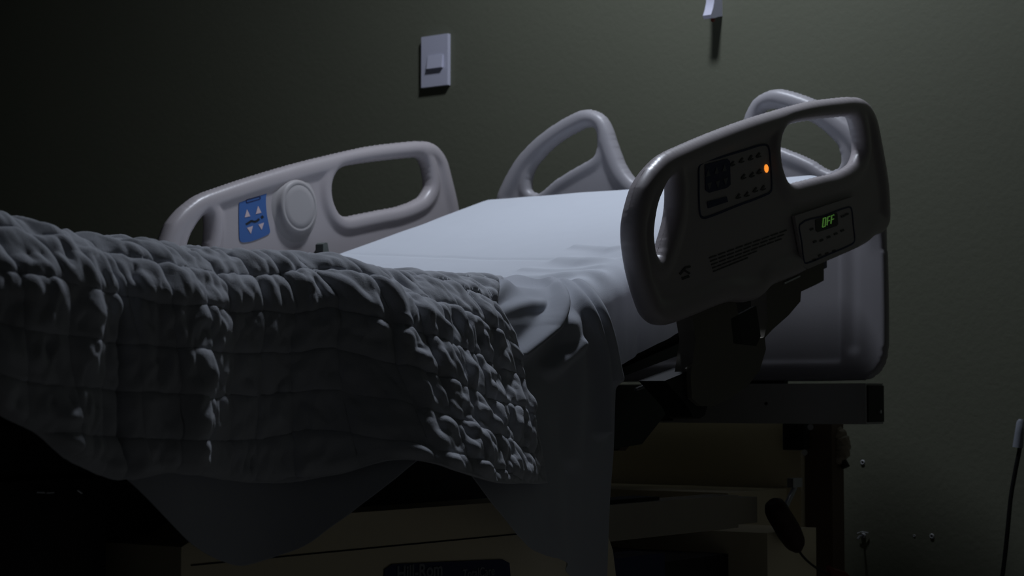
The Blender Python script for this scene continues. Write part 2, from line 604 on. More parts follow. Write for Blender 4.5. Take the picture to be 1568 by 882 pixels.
multi_decal('keypad_caption', [stroke_px((378 + 4 * i, 297.6 - 1.3 * i), (381 + 4 * i, 296.6 - 1.3 * i), 5) for i in range(4)], SF + 0.0013, M_PALEB, far_rail, 0.0006)
multi_decal('keypad_outline', [stroke_px((377, 306), (398, 300.5), 1.2), stroke_px((377.5, 310.5), (398.5, 304.5), 1.2), stroke_px((377, 306), (377.5, 310.5), 1.2), stroke_px((398, 300.5), (398.5, 304.5), 1.2)], SF + 0.0013, M_NAVY, far_rail, 0.0006)
# round cap
c0 = at(454, 317, 0, FX + 0.015)
prof = [(0.0, 0.0150), (0.030, 0.0150), (0.0415, 0.0148), (0.0425, 0.0138), (0.0435, 0.0150), (0.0475, 0.0146), (0.0500, 0.0130), (0.0518, 0.0100), (0.0535, 0.0055), (0.058, 0.0025), (0.064, 0.0010), (0.070, -0.003)]
n = 48
V = [(FX + 0.0095 + prof[0][1], c0[1], c0[2])]
for r_, h_ in prof[1:]:
    for k in range(n):
        an = 2 * math.pi * k / n
        low = 0.004 * max(0, -math.sin(an)) * (1 if r_ > 0.05 else 0)
        V.append((FX + 0.0095 + h_, c0[1] + r_ * math.cos(an), c0[2] + (r_ + low) * math.sin(an)))
Fc = [[0, 1 + k, 1 + (k + 1) % n] for k in range(n)]
for j in range(len(prof) - 2):
    a_ = 1 + j * n; b_ = a_ + n
    for k in range(n):
        Fc.append([a_ + k, b_ + k, b_ + (k + 1) % n, a_ + (k + 1) % n])
o = mk('round_cap', V, Fc, M_PUCK, far_rail)
tag(o, 'round raised grey cap')
prism('rail_latch', [tuple(yz(q, -2.50)) for q in ((491.5, 398), (492, 374), (495, 371.5), (498.5, 372), (502, 392), (502, 398))], 0, -2.515, -2.495, M_LATCH, far_rail, 0.002)

prism('latch_gap_shade', [tuple(yz(q, -2.51)) for q in ((468, 402), (470, 394), (484, 389), (491, 380), (491, 402))], 0, -2.52, -2.505, M_DARK, far_rail, 0.001)  # black wedge standing in for the shaded gap left of the latch

# --- rail arms (near side; their twins on the far side)
arm_a = [(1046, 484), (1112, 454), (1119, 488), (1123, 528), (1158, 516), (1160, 535), (1150, 568), (1131, 592), (1110, 607), (1080, 622), (1060, 622), (1046, 610),
         (1044, 575), (1048, 548), (1052, 520)]
arm_b = [(1160, 445), (1172, 430), (1193, 424), (1217, 412), (1249, 398), (1249, 430), (1238, 436), (1214, 447), (1213, 462), (1195, 483), (1170, 505), (1156, 520), (1163, 490)]
for xr, s_ in ((NX, 1), (FX, -1)):
    pa = [tuple(yz(q, NX - 0.02)) for q in arm_a]
    pb = [tuple(yz(q, NX - 0.02)) for q in arm_b]
    xa = xr - s_ * 0.034; xb = xr - s_ * 0.004
    prism('rail_arm', pa, 0, min(xa, xb), max(xa, xb), M_ARM, bed, 0.004)
    prism('rail_bracket', pb, 0, min(xa, xb), max(xa, xb), M_ARM, bed, 0.004)
    ph = [tuple(yz(q, NX - 0.03)) for q in ((1003, 583), (1052, 563), (1072, 610), (1064, 636), (1056, 641), (1046, 638), (1038, 622), (1022, 604))]
    prism('arm_pivot', ph, 0, min(xr - s_ * .06, xr - s_ * .012), max(xr - s_ * .06, xr - s_ * .012), M_DARK, bed, 0.004)
bm = bmesh.new()
for j, dx in enumerate((0, 9, 18)):
    q0 = [(1070 + dx, 480 - dx * .4), (1072 + dx, 520), (1066 + dx, 548), (1050 + dx, 566)]
    P3 = [at(a_, b_, 0, NX - 0.006) for a_, b_ in spline(q0, 5)]
    bm_tube(bm, P3, 0.0022, 8)
from_bm('arm_ribs', bm, M_ARM, bed)
prism('arm_gap_shade', [tuple(yz(q, NX - 0.004)) for q in ((1119, 488), (1158, 468), (1165, 515), (1158, 530), (1123, 526))], 0, NX - 0.01, NX - 0.004, M_DARK, bed, 0.002)  # black plate standing in for the dark hole between the arms
prism('rail_hook', [tuple(yz(q, NX - 0.012)) for q in ((1193, 433), (1217, 422), (1218, 424), (1194, 435.5))], 0, NX - 0.014, NX - 0.002, M_STEEL, bed, 0.0)

# --- headboard
HB = 3.30
hb_half = []   # (distance from the middle, z) going from the middle valley outwards, read from the right-hand handle and its twin
XC = -2.018
left_px = [(980, 276), (966, 263), (958, 250), (951, 233), (944, 213), (936, 190), (926, 175.5), (912, 168.5), (898.8, 167), (885, 170.5), (864.7, 181), (842, 195.5), (819.4, 213.5),
           (796.7, 237.5), (781, 261.5), (769.5, 284), (762.7, 302)]
L = [at(q[0], q[1], 1, HB)[[0, 2]] for q in left_px]
half = [(XC - p[0], p[1]) for p in L]
zb = 0.633
half += [(0.449, 1.0), (0.453, 0.93), (0.456, 0.82), (0.456, 0.72), (0.452, 0.672), (0.436, 0.646), (0.408, zb)]
pts = [(XC, half[0][1] - 0.006)] + [(XC + a_, b_) for a_, b_ in half] + [(XC, zb)] + [(XC - a_, b_) for a_, b_ in half[::-1]]
HBO = spline(pts, 4, True)
lh_px = [(815, 288), (818, 266), (831, 246), (849, 227.5), (867, 214), (889.7, 201.4), (903, 196), (911, 198), (915, 208), (915.5, 225), (910, 239), (896, 248), (875, 260), (850, 276), (833, 291), (824, 295)]
lh = np.array([at(q[0], q[1], 1, HB)[[0, 2]] for q in lh_px])
rh = lh.copy(); rh[:, 0] = 2 * XC - rh[:, 0]
HH = [spline(lh, 4, True), spline(rh[::-1], 4, True)]


def hb_extra(Q):
    # raised vertical bead near each side edge and a moulded line round the middle field
    dx = np.abs(Q[:, 0] - XC); z = Q[:, 1]
    ex = np.abs(dx - 0.325); 
    return -0.0035 * np.exp(-((np.maximum(np.abs(dx) - 0.36, 0)) / 0.001)**2) * sstep(0.665, 0.672, z) * sstep(1.0, 0.99, z) * sstep(0.365, 0.360, dx) \
        - 0.0045 * np.exp(-((dx - 0.388) / 0.013)**2) * sstep(0.675, 0.70, z) * sstep(0.96, 0.90, z)


headboard = moulded('headboard', HBO, HH, lambda q: np.stack([q[:, 0], np.full(len(q), HB), q[:, 1]], 1),
                    (0, -1, 0), M_BOARD, bed, 0.019, 0.010, 0.014, extra=hb_extra, res=0.0035, rim_w=lambda Q: sstep(0.86, 1.0, Q[:, 1]) * 0.9 + 0.1)
box('headboard_foot', (XC + 0.16, HB - 0.008, 0.618), (XC + 0.24, HB + 0.008, 0.64), M_DARK, bed, 0.001)
# crossbar (solid box, black plate painted as the hollow tube's inner shade) under the headboard
cb = box('head_crossbar', (-2.44, 3.262, 0.552), (-1.592, 3.335, 0.628), M_FRAME, bed, 0.003)
box('tube_hollow_shade', (-1.5935, 3.266, 0.556), (-1.588, 3.331, 0.624), M_DARK, cb, 0.001)
tube('bolt', [(-1.5885, 3.31, 0.575), (-1.584, 3.31, 0.575)], 0.0035, M_STEEL, cb, 10)
tube('bolt', [(-1.80, 3.263, 0.59), (-1.80, 3.259, 0.59)], 0.003, M_DARK, cb, 10)
# side rails of the frame
for x0 in (-2.40, -1.74):
    box('frame_beam', (x0, 1.15, 0.515), (x0 + 0.05, 2.42, 0.570), M_DARK, bed, 0.003)
box('frame_spine', (-2.11, 2.35, 0.556), (-2.01, 3.262, 0.600), M_DARK, bed, 0.003)
box('foot_crossbar', (-2.40, 1.12, 0.515), (-1.69, 1.17, 0.570), M_DARK, bed, 0.003)
# deck under the mattress: flat part and raised part
box('deck', (-2.45, 1.14, 0.580), (-1.655, 2.34, 0.604), M_DARK, bed, 0.003)
sl = 0.306
prism('head_deck', [(2.345, 0.576), (3.235, 0.576 + sl * 0.875), (3.235, 0.600 + sl * 0.875), (2.345, 0.604)], 0, -2.45, -1.655, M_DARK, bed, 0.003)
prism('deck_edge', [tuple(yz(q, -1.645)) for q in ((930, 572), (1052, 519), (1052, 538), (930, 584))], 0, -1.655, -1.64, M_DARKG, bed, 0.002)
for xx in (-1.70, -2.38):
    prism('lift_arm', [tuple(yz(q, -1.68)) for q in ((925, 590), (1000, 592), (1030, 600), (1024, 618), (975, 680), (945, 685), (925, 690))], 0, xx, xx + 0.03, M_DARKG, bed, 0.006)
tube('release_lever', [at(973, 596.5, 0, -1.63), at(985, 592, 0, -1.63), at(999, 584.5, 0, -1.63)], [0.0026, 0.0036, 0.0022], M_STEEL, bed, 8)
prism('lift_strut', [tuple(yz(q, -1.72)) for q in ((1022, 612), (1030, 606), (962, 690), (950, 690))], 0, -1.75, -1.725, M_BROWN, bed, 0.002)

# --- base: shroud, side covers, column at the head
shroud = prism('base_shroud', [(1.56, 0.12), (2.44, 0.12), (2.47, 0.30), (2.455, 0.37), (2.42, 0.43), (2.36, 0.455), (1.62, 0.455), (1.56, 0.43)], 0, -2.42, -1.62, M_BEIGE, bed, 0.01)
bm = bmesh.new(); bm_box(bm, (-1.6215, 1.575, 0.4075), (-1.6195, 2.42, 0.4095))
from_bm('shroud_seam', bm, M_DARK, bed)
SX = -1.6195
plate_px = [(586, 900), (588, 872), (600, 864), (650, 861.5), (700, 859.5), (768, 856.5), (779, 862), (782, 900)]
plate = decal('logo_plate', plate_px, SX, M_NAVY, shroud, 0.0015)


def text(name, s, p, size, m, parent, extr=0.0006, bold=0.0, sx=1.0):
    cu = bpy.data.curves.new(name, 'FONT')
    cu.body = s
    cu.size = size
    cu.extrude = extr
    cu.offset = bold
    tmp = bpy.data.objects.new(name, cu)
    col.objects.link(tmp)
    me = bpy.data.meshes.new_from_object(tmp.evaluated_get(bpy.context.evaluated_depsgraph_get()))
    bpy.data.objects.remove(tmp)
    me.materials.clear()
    me.materials.append(m)
    o = bpy.data.objects.new(name, me)
    o.rotation_euler = (math.pi / 2, 0, math.pi / 2)
    o.scale = (sx, 1, 1)
    col.objects.link(o)
    _place(o, p, parent)
    return o


p = at(607, 889, 0, SX + 0.002)
text('brand_lettering', 'Hill-Rom', p, 0.026, M_GREYT, shroud, bold=0.0006, sx=1.02)
p = at(708, 886, 0, SX + 0.002)
text('model_lettering', 'TotalCare', p, 0.0175, M_GREYT, shroud, bold=0.0002, sx=1.0)

box('base_cover', (-1.68, 2.40, 0.383), (-1.625, 2.845, 0.438), M_ARM2, bed, 0.008)
box('cover_end_cap', (-1.675, 2.847, 0.388), (-1.628, 2.915, 0.432), M_ARM2, bed, 0.006)
box('base_cover_lip', (-1.69, 2.38, 0.4385), (-1.64, 2.62, 0.444), M_DARK, bed, 0.001)
box('head_base_panel', (-2.40, 3.37, 0.10), (-1.785, 3.40, 0.551), M_BEIGE, bed, 0.004)
box('base_step', (-2.40, 3.14, 0.12), (-1.815, 3.369, 0.424), M_BEIGE, bed, 0.012)
box('base_ledge', (-2.40, 2.95, 0.10), (-1.628, 3.13, 0.368), M_BEIGE, bed, 0.012)
box('lower_base', (-2.38, 2.50, 0.12), (-1.70, 2.94, 0.33), M_DARK, bed, 0.006)
box('pump_cover', (-1.72, 2.50, 0.12), (-1.655, 2.66, 0.352), M_NAVY, bed, 0.01)
box('head_post', (-1.782, 3.385, 0.0), (-1.725, 3.435, 0.551), M_BROWN, bed, 0.003)
box('post_bracket', (-1.81, 3.345, 0.50), (-1.765, 3.37, 0.551), M_DARK, bed, 0.003)
tube('bracket_bolt', [at(1232, 693, 1, 3.345), at(1232, 693, 1, 3.335)], 0.006, M_FRAME, bed, 10)
tube('bracket_bolt', [at(1241, 654, 1, 3.34), at(1241, 654, 1, 3.325)], 0.006, M_STEEL, bed, 10)
for xx in (-2.33, -1.77):
    for yy in (1.45, 3.05):
        cst = tube('caster', [(xx - 0.02, yy, 0.065), (xx + 0.02, yy, 0.065)], 0.065, M_DARK, bed, 24)
        box('caster_fork', (xx - 0.03, yy - 0.03, 0.06), (xx + 0.03, yy + 0.03, 0.135), M_FRAME, cst, 0.004)
box('chassis', (-2.36, 1.30, 0.125), (-1.74, 3.10, 0.165), M_DARK, bed, 0.004)
box('dark_gap_block', (-2.30, 1.50, 0.44), (-1.70, 2.42, 0.578), M_DARK, bed, 0.006)  # added black block, keeps the gap under the deck dark
# foot end mechanism, barely seen in the dark under the quilt
box('foot_housing', (-2.38, 1.20, 0.30), (-1.68, 1.50, 0.51), M_DARK, bed, 0.01)
for a_, b_, m_ in (((56, 753), (68, 753.5), M_STEEL), ((70, 754), (82, 753.5), M_STEEL), ((118, 750), (125, 755), M_STEEL)):
    tube('housing_clip', [at(*a_, 0, -1.675), at(*b_, 0, -1.675)], 0.0016, m_, bed, 8)
# pull handle with steel rod and its cable
g = empty('crank_handle', at(1215, 810, 0, -1.60), bed)
gp = spline([at(1184, 768, 0, -1.60), at(1190, 783, 0, -1.60), at(1203, 805, 0, -1.60), at(1216, 828, 0, -1.60), at(1222, 842, 0, -1.60)], 4)
rr = np.interp(np.linspace(0, 1, len(gp)), [0, .06, .2, .6, .85, 1], [.010, .0165, .0205, .0215, .017, .008])
tube('grip', gp, list(rr), M_GRIP, g, 20)
tube('rod', [at(1199, 785, 0, -1.63), at(1217, 746, 0, -1.63)], 0.005, M_STEEL, g, 12)
a3 = at(1217, 739, 0, -1.63)
box('rod_clamp', a3 + np.array([-0.006, -0.017, -0.008]), a3 + np.array([0.006, 0.017, 0.008]), M_STEEL, g, 0.003)
tube('handle_cable', [at(x_, y_, 0, -1.60) for x_, y_ in spline([(1218, 832), (1228, 850), (1245, 866), (1266, 878), (1290, 884)], 6)], 0.0022, M_CORD, g, 8)
tube('cable_plug', [at(x_, y_, 0, -1.60) for x_, y_ in ((1268, 868), (1272, 876), (1290, 881), (1300, 888))], [0.004, 0.009, 0.009, 0.007], M_RED, g, 10)
# wrapped cable bundle hanging behind the crossbar end
rng = np.random.RandomState(3)
P_ = spline([at(1262, 646, 1, 3.42), at(1274, 660, 1, 3.42), at(1286, 672, 1, 3.42), at(1288, 690, 1, 3.42), at(1278, 704, 1, 3.42)], 8)
rr = 0.016 + 0.005 * rng.rand(len(P_)); rr[0] = 0.008; rr[-1] = 0.006
tube('cable_wrap', P_, list(rr), M_TAPE, bed, 9)
tube('wrap_cable', [at(x_, y_, 1, 3.41) for x_, y_ in spline([(1280, 652), (1272, 672), (1258, 686), (1242, 693)], 6)], 0.003, M_FRAME, bed, 8)
tube('cable_tip', [at(1290, 704, 1, 3.42), at(1295, 716, 1, 3.42)], [0.007, 0.009], M_DARK, bed, 8)

# ------------------------------------------------------------------ mattress and fitted sheet
MX0, MX1 = -2.462, -1.632


def zm(y):
    k = 0.035
    return 0.744 + k * 0.306 * np.log1p(np.exp(np.clip((y - 2.338) / k, -40, 40)))


def slab(off, thick, y0, y1, wr=None, ny=260, nt=300, r=0.05, under=0.0):
    Y = np.concatenate([np.linspace(y0, y0 + 0.04, 10)[:-1], np.linspace(y0 + 0.04, y1 - 0.05, ny - 20), np.linspace(y1 - 0.05, y1, 14)[1:]])
    d = np.minimum(Y - y0, y1 - Y)
    rr = 0.045
    shrink = rr - np.sqrt(np.clip(rr**2 - np.clip(rr - d, 0, rr)**2, 0, None))
    prof = []
    w_ = MX1 - MX0
    hx = w_ / 2 + off
    for v in np.linspace(0, 1, 14)[:-1]: prof.append((-hx, -thick + v * (thick - r), -1, 0))
    for v in np.linspace(0, 1, 14)[:-1]:
        a = math.pi * (1 - v / 2); prof.append((-hx + r + r * math.cos(a), -r + r * math.sin(a), math.cos(a), math.sin(a)))
    for v in np.linspace(0, 1, nt): prof.append((-hx + r + v * (2 * hx - 2 * r), 0, 0, 1))
    for v in np.linspace(0, 1, 14)[1:]:
        a = math.pi / 2 * (1 - v); prof.append((hx - r + r * math.cos(a), -r + r * math.sin(a), math.cos(a), math.sin(a)))
    for v in np.linspace(0, 1, 40)[1:]: prof.append((hx, -r - v * (thick - r), 1, 0))
    pr = np.array(prof)
    xc = (MX0 + MX1) / 2
    s = shrink[:, None]
    X = xc + pr[None, :, 0] * (1 - s / hx)
    Yg = np.repeat(Y[:, None], len(pr), 1)
    top = zm(Y)[:, None] + off
    Z = top + pr[None, :, 1] * 1.0 - s * (1 + pr[None, :, 1] / thick * 2)
    Pt = np.stack([X, Yg, Z], 2)
    if wr is not None:
        N = normals(Pt)
        N *= np.sign((N * np.stack([np.repeat(pr[None, :, 2], len(Y), 0), 0 * X, np.repeat(pr[None, :, 3], len(Y), 0)], 2)).sum(2, keepdims=True) + 1e-9)
        Pt = Pt + wr(Pt)[:, :, None] * N
    return Pt, pr


Pt, pr = slab(0.0, 0.135, 1.16, 3.235, ny=120, nt=60)
na, nb = Pt.shape[:2]
V = Pt.reshape(-1, 3)
Fm = grid_faces(na, nb).tolist()
for i in range(na - 1): Fm.append([i * nb, i * nb + nb - 1, (i + 1) * nb + nb - 1, (i + 1) * nb])
Fm.append([j for j in range(nb)]); Fm.append([(na - 1) * nb + j for j in range(nb)][::-1])
mo = mk('mattress', V, Fm, M_MATT)
tag(mo, 'dark blue hospital mattress inside the white fitted sheet on the bed', 'mattress')


def seg_ridge(P2, line, wd):
    d, _ = dist(P2, np.array(line, float), closed=False)
    return np.exp(-(d / wd)**2)


def sheet_wr(Pt):
    sh = Pt.shape[:2]
    px, py = proj(Pt.reshape(-1, 3))
    P2 = np.stack([px, py], 1)
    Y = Pt[:, :, 1].ravel(); X = Pt[:, :, 0].ravel(); Z = Pt[:, :, 2].ravel()
    h = 0.0012 * vnoise(X * 5, Y * 9, 3) + 0.0006 * vnoise(X * 22, Y * 16, 4)
    # fold crease running across where the head section bends
    yc = 2.545 + (X + 1.64) * -0.25
    h += -0.0022 * np.exp(-((Y - yc) / 0.006)**2) * sstep(-2.46, -2.3, X)
    # puckers near the near-side shoulder
    near = sstep(-1.86, -1.66, X)
    h += near * sstep(2.95, 2.6, Y) * 0.0050 * vnoise((Y * 1.0 + X * 0.35) * 26, (Z - X) * 5, 8)
    h += near * sstep(2.80, 2.4, Y) * 0.0014 * vnoise((Y + X * 0.5) * 55, (Z - X) * 9, 9)
    for ln, a_, wd in (([(-1.80, 2.58), (-1.74, 2.55), (-1.66, 2.56)], 0.008, 0.018), ([(-1.80, 2.46), (-1.75, 2.45), (-1.66, 2.47)], 0.009, 0.018),
                       ([(-1.84, 2.53), (-1.76, 2.51), (-1.68, 2.51)], 0.004, 0.010), ([(-1.82, 2.41), (-1.75, 2.39), (-1.66, 2.42)], 0.008, 0.022),
                       ([(-1.84, 2.68), (-1.74, 2.63), (-1.64, 2.66)], 0.006, 0.012)):
        h += a_ * seg_ridge(np.stack([X, Y], 1), ln, wd) * sstep(0.62, 0.74, Z)
    return h.reshape(sh)


Pt, pr = slab(0.006, 0.143, 1.152, 3.243, wr=sheet_wr, ny=520, nt=420)
fs = mk('fitted_sheet', Pt.reshape(-1, 3), grid_faces(*Pt.shape[:2]), M_SHEET)
tag(fs, 'smooth white fitted sheet stretched over the raised head of the mattress', 'bed sheet')

# ------------------------------------------------------------------ draped cloths
RS = 0.058                      # shoulder radius of the drape
XS = -1.585                     # hanging plane


def base_pt(s, t, lift=0.0, folds=1.0):
    """s = place along the bed (m), t = distance over the near shoulder: <0 on top, >0 round and down"""
    s = np.asarray(s, float); t = np.asarray(t, float)
    arc = RS * math.pi / 2
    ztop = zm(s) + 0.007 + lift
    a = np.clip(t, 0, arc) / RS
    x = XS - RS + np.minimum(t, 0) + RS * np.sin(a)
    z = ztop - RS * (1 - np.cos(a)) - np.maximum(t - arc, 0)
    # soft crown: the cloth rises away from the edge, over what lies below it toward the foot
    ins_ = np.maximum(-t + 0.05, 0)
    crown = np.interp(s, [1.1, 1.25, 1.34, 1.42, 1.55, 1.68, 1.83, 1.95, 2.10, 2.3], [.052, .048, .032, .013, .016, .018, .006, -.003, -.004, -.002])
    z = z + crown * (1 - np.exp(-ins_ / 0.09))
    g = sstep(-0.04, 0.09, t)
    # big soft folds of the hanging part
    X = 0.0
    u_ = s - (1.825 - 0.12 * np.clip(t, 0, 0.4))
    pk_ = np.where(u_ < 0, np.exp(-(u_ / 0.085)**2), 1 - 0.30 * sstep(0.0, 0.36, u_) - 0.70 * sstep(0.05, 0.58, u_))
    td = np.maximum(t - 0.03, 0)
    td = td * td / (td + 0.04)
    X = X + pk_ * (0.040 + 0.50 * td)
    X = X + 0.030 * np.exp(-((s - 1.47) / 0.08)**2)
    X = X + 0.045 * np.exp(-((s - 1.28) / 0.10)**2)
    X = X + 0.012
    x = x + folds * g * X + lift
    z = z - 0.10 * folds * g * np.clip(X - 0.03, 0, 0.05)
    return np.stack([x, s, z], -1)


def inv_map(px_list, lift, s_rng, t_rng):
    S_, T_ = np.meshgrid(np.linspace(*s_rng, 700), np.linspace(*t_rng, 500), indexing='ij')
    Pb = base_pt(S_, T_, lift)
    N = normals(Pb)
    view = Pb - CAM
    fa = (N * view).sum(2)
    if N[0, 300, 0] < 0: fa = -fa
    X_, Y_ = proj(Pb.reshape(-1, 3))
    X_ = X_.reshape(S_.shape); Y_ = Y_.reshape(S_.shape)
    bad = fa > 0
    out = []
    for (a_, b_) in px_list:
        d = (X_ - a_)**2 + (Y_ - b_)**2 + bad * 1e4
        k = np.unravel_index(d.argmin(), d.shape)
        out.append((S_[k], T_[k]))
    return np.array(out)


# --- quilt
LQ = 0.011
hem_px = [(-60, 575), (0, 628), (60, 665), (100, 700), (150, 725), (190, 734), (225, 727), (262, 722), (350, 735), (440, 739), (520, 728), (600, 708), (645, 704), (700, 722), (760, 738), (800, 739), (835, 741)]
hem = inv_map(hem_px, LQ, (1.0, 2.45), (-0.2, 0.75))
edge_px = [(757, 466), (772, 487), (786, 512), (797, 555), (802, 590), (815, 640), (826, 690), (835, 741)]
edge = inv_map(edge_px, LQ, (1.0, 2.5), (-0.2, 0.75))
top_edge = [(2.42, -0.76), (2.40, -0.55), (2.38, -0.35), (2.34, -0.18), (2.27, -0.05)]
EDGE = np.array(top_edge + [tuple(q) for q in edge if q[1] > 0.0])
EDGE = EDGE[np.argsort(EDGE[:, 1])]
s_edge = lambda t: np.interp(t, EDGE[:, 1], EDGE[:, 0])
hs = np.argsort(hem[:, 0]); HEM = hem[hs]
HEMs = spline(HEM, 6)
t_hem = lambda s: np.interp(s, HEMs[:, 0], HEMs[:, 1])
s_end = edge[-1][0]

na, nb = 900, 720
A = np.linspace(0, 1, na)[:, None]; B = np.linspace(0, 1, nb)[None, :]
s_lo = 1.10
s0 = s_lo + (s_end - s_lo) * A
T0, T1 = -0.80, t_hem(s0)
Tg = T0 + (T1 - T0) * B
Sg = s_lo + (s_edge(Tg) - s_lo) * A
Pq = base_pt(Sg, Tg, LQ)
N = normals(Pq)
if N[na // 2, nb - 5, 0] < 0: N = -N
# quilting
ws = Sg + 0.010 * vnoise(Sg * 7, Tg * 6, 1) + 0.006 * vnoise(Sg * 15, Tg * 17, 2)
wt = Tg + 0.012 * vnoise(Sg * 5, Tg * 6, 5) + 0.004 * vnoise(Sg * 18, Tg * 13, 6) + 0.02 * np.sin(Sg * 7)
wt = wt - 0.30 * np.maximum(Sg - 1.72, 0) * sstep(-0.15, 0.05, Tg)
cs, ct = 0.054, 0.049
fs_ = np.abs(((ws / cs) % 1) - 0.5) * 2       # 1 at a seam
ft_ = np.abs(((wt / ct + 0.3) % 1) - 0.5) * 2
ds_ = (1 - fs_) * cs / 2; dt_ = (1 - ft_) * ct / 2
puff = np.sqrt(1 - np.exp(-ds_ / 0.0055)) * np.sqrt(1 - np.exp(-dt_ / 0.0055))
ci = np.floor(ws / cs).astype(int); cj = np.floor(wt / ct + 0.3).astype(int)
amp = 0.7 + 0.6 * _T[(ci * 7 + 31) & 255, (cj * 13 + 5) & 255]
h = 0.0060 * puff * amp
# puckers: little gathers pulled across each seam, running down the drape
pk = vnoise(ws * 62, wt * 30, 11) * 0.7 + vnoise(ws * 42 + wt * 14, wt * 30, 12) * 0.8 + 0.45 * vnoise(ws * 110, wt * 75, 13)
pk = pk * (0.55 + 0.45 * sstep(-0.04, 0.04, Tg))
pk += 0.5 * vnoise(ws * 92, wt * 62, 17) + 0.55 * (1 - 2.6 * np.abs(vnoise(ws * 58 + wt * 20, wt * 36, 18)))
h += 0.0042 * (pk + 0.35) * puff
big = vnoise(Sg * 11, Tg * 7, 14)
h += 0.006 * big
# the loose head-side corner is more crumpled
cor = sstep(1.68, 1.80, Sg) * sstep(-0.05, 0.1, Tg)
h += cor * puff * (0.0012 + 0.0050 * vnoise(ws * 44 - wt * 14, wt * 34, 15) + 0.0036 * vnoise(ws * 98, wt * 80, 16))
# the deep vertical crease near the foot, beside it the lit tuck
gl_ = 1.385 + 0.06 * sstep(0.22, 0.42, Tg)
h += -0.016 * np.exp(-((Sg - gl_) / 0.007)**2) * sstep(0.02, 0.10, Tg)
h += 0.010 * np.exp(-((Sg - gl_ - 0.025) / 0.018)**2) * sstep(0.05, 0.16, Tg)
for s1, t1, sw, tw, am in ((1.475, .235, .022, .055, .020), (1.475, .17, .03, .05, .012), (1.30, .22, .02, .05, .018), (1.22, .20, .03, .07, .016), (1.33, .12, .02, .05, .012),
                           (1.19, .30, .03, .05, .012), (1.62, .14, .03, .06, .008)):
    h += am * np.exp(-((Sg - s1) / sw)**2 - ((Tg - t1) / tw)**2) * (1 + 0.35 * vnoise(Sg * 50, Tg * 40, 21))
# bound edge: thin, slightly rounded
eb = np.minimum((1 - A) * 0.9, (1 - B) * 0.9)
h *= sstep(0.0, 0.010, eb)
Pq = Pq + h[:, :, None] * N
quilt = mk('quilt', Pq.reshape(-1, 3), grid_faces(na, nb), M_QUILT)
tag(quilt, 'white quilted bedspread with square stitching draped over the foot half of the bed', 'quilt')
md = quilt.modifiers.new('thickness', 'SOLIDIFY'); md.thickness = 0.004; md.offset = -1

# --- loose top sheet
LT = 0.0045
# left tongue hem, hidden run, right tongue hem (photo), then below the frame
th_px = [(150, 700), (190, 733), (260, 800), (300, 834), (350, 862), (380, 866), (450, 840), (500, 800), (540, 765), (590, 728), (620, 706)]
th = inv_map(th_px, LT, (1.0, 2.5), (-0.2, 0.9))
th2 = inv_map([(728, 735), (760, 775), (800, 820), (850, 862), (880, 884)], LT, (1.0, 2.5), (-0.2, 0.95))
mid = [((th[-1][0] + th2[0][0]) / 2, min(th[-1][1], th2[0][1]) - 0.03)]
TH = np.array([(1.10, 0.12), (1.20, 0.18)] + [tuple(q) for q in th if q[0] > 1.22] + mid + [tuple(q) for q in th2] + [(th2[-1][0] + 0.06, th2[-1][1] + 0.03), (2.5, th2[-1][1] + 0.05)])
TH = TH[np.argsort(TH[:, 0])]
THs = spline(TH, 6)
re_px = [(870, 424), (893, 440), (908, 462), (925, 500), (936, 535), (941, 580), (940, 640), (938, 700), (934, 790), (930, 882)]
re_ = inv_map(re_px, LT, (1.8, 2.6), (-0.2, 0.95))
RE = np.array([(2.44, -0.50), (2.47, -0.36), (2.45, -0.20), (2.40, -0.08)] + [tuple(q) for q in re_ if q[1] > 0.01])
RE = RE[np.argsort(RE[:, 1])]
REs = spline(RE, 4)
na, nb = 760, 760
A = np.linspace(0, 1, na)[:, None]; B = np.linspace(0, 1, nb)[None, :]
s_end = re_[-1][0]
s0 = s_lo + (s_end - s_lo) * A
T0 = -0.50
T1 = np.interp(s0, THs[:, 0], THs[:, 1])
Tg = T0 + (T1 - T0) * B
Sg = s_lo + (np.interp(Tg, REs[:, 1], REs[:, 0]) - s_lo) * A
Pb = base_pt(Sg, Tg, LT)
N = normals(Pb)
if N[na // 2, nb - 5, 0] < 0: N = -N
px, py = proj(Pb.reshape(-1, 3))
P2 = np.stack([px, py], 1)
h = np.zeros(len(P2))
ridges = [  # traced runs of the folds, height (m), half width (px)
    ([(690, 432), (745, 414), (800, 412), (850, 414), (880, 430), (905, 470), (922, 520), (936, 580)], 0.020, 9),
    ([(742, 470), (765, 447), (795, 433), (830, 430), (850, 442), (853, 462), (842, 490), (815, 520), (792, 545)], 0.030, 10),
    ([(838, 425), (868, 440), (893, 480), (908, 530), (915, 585), (918, 660)], 0.022, 8),
    ([(760, 480), (800, 470), (826, 468)], 0.010, 9),
    ([(838, 565), (862, 545), (880, 528)], 0.016, 12),
    ([(868, 500), (878, 540), (880, 600), (872, 700)], 0.012, 16),
    ([(560, 424), (620, 418), (680, 411), (740, 408)], 0.012, 6),
    ([(905, 440), (925, 480), (938, 530)], 0.010, 5),
    ([(800, 600), (830, 700), (850, 860)], 0.012, 22),
    ([(700, 424), (740, 424), (770, 430)], 0.010, 6),
]
for ln, am, wd in ridges:
    h += (am * seg_ridge(P2, spline(ln, 4), wd))**3
h = np.cbrt(h).reshape(na, nb)
out = sstep(2.0, 2.10, Sg)
h = h * out * (0.38 + 0.62 * sstep(0.0, 0.09, Tg))
h += out * 0.0022 * vnoise(Sg * 26 + Tg * 4, Tg * 9, 31) + 0.002 * vnoise(Sg * 8, Tg * 4, 32)
h += sstep(0.2, 0.6, Tg) * 0.010 * np.sin(Sg * 24 + 1.2 * np.sin(Tg * 6)) * (1 - sstep(2.2, 2.35, Sg))
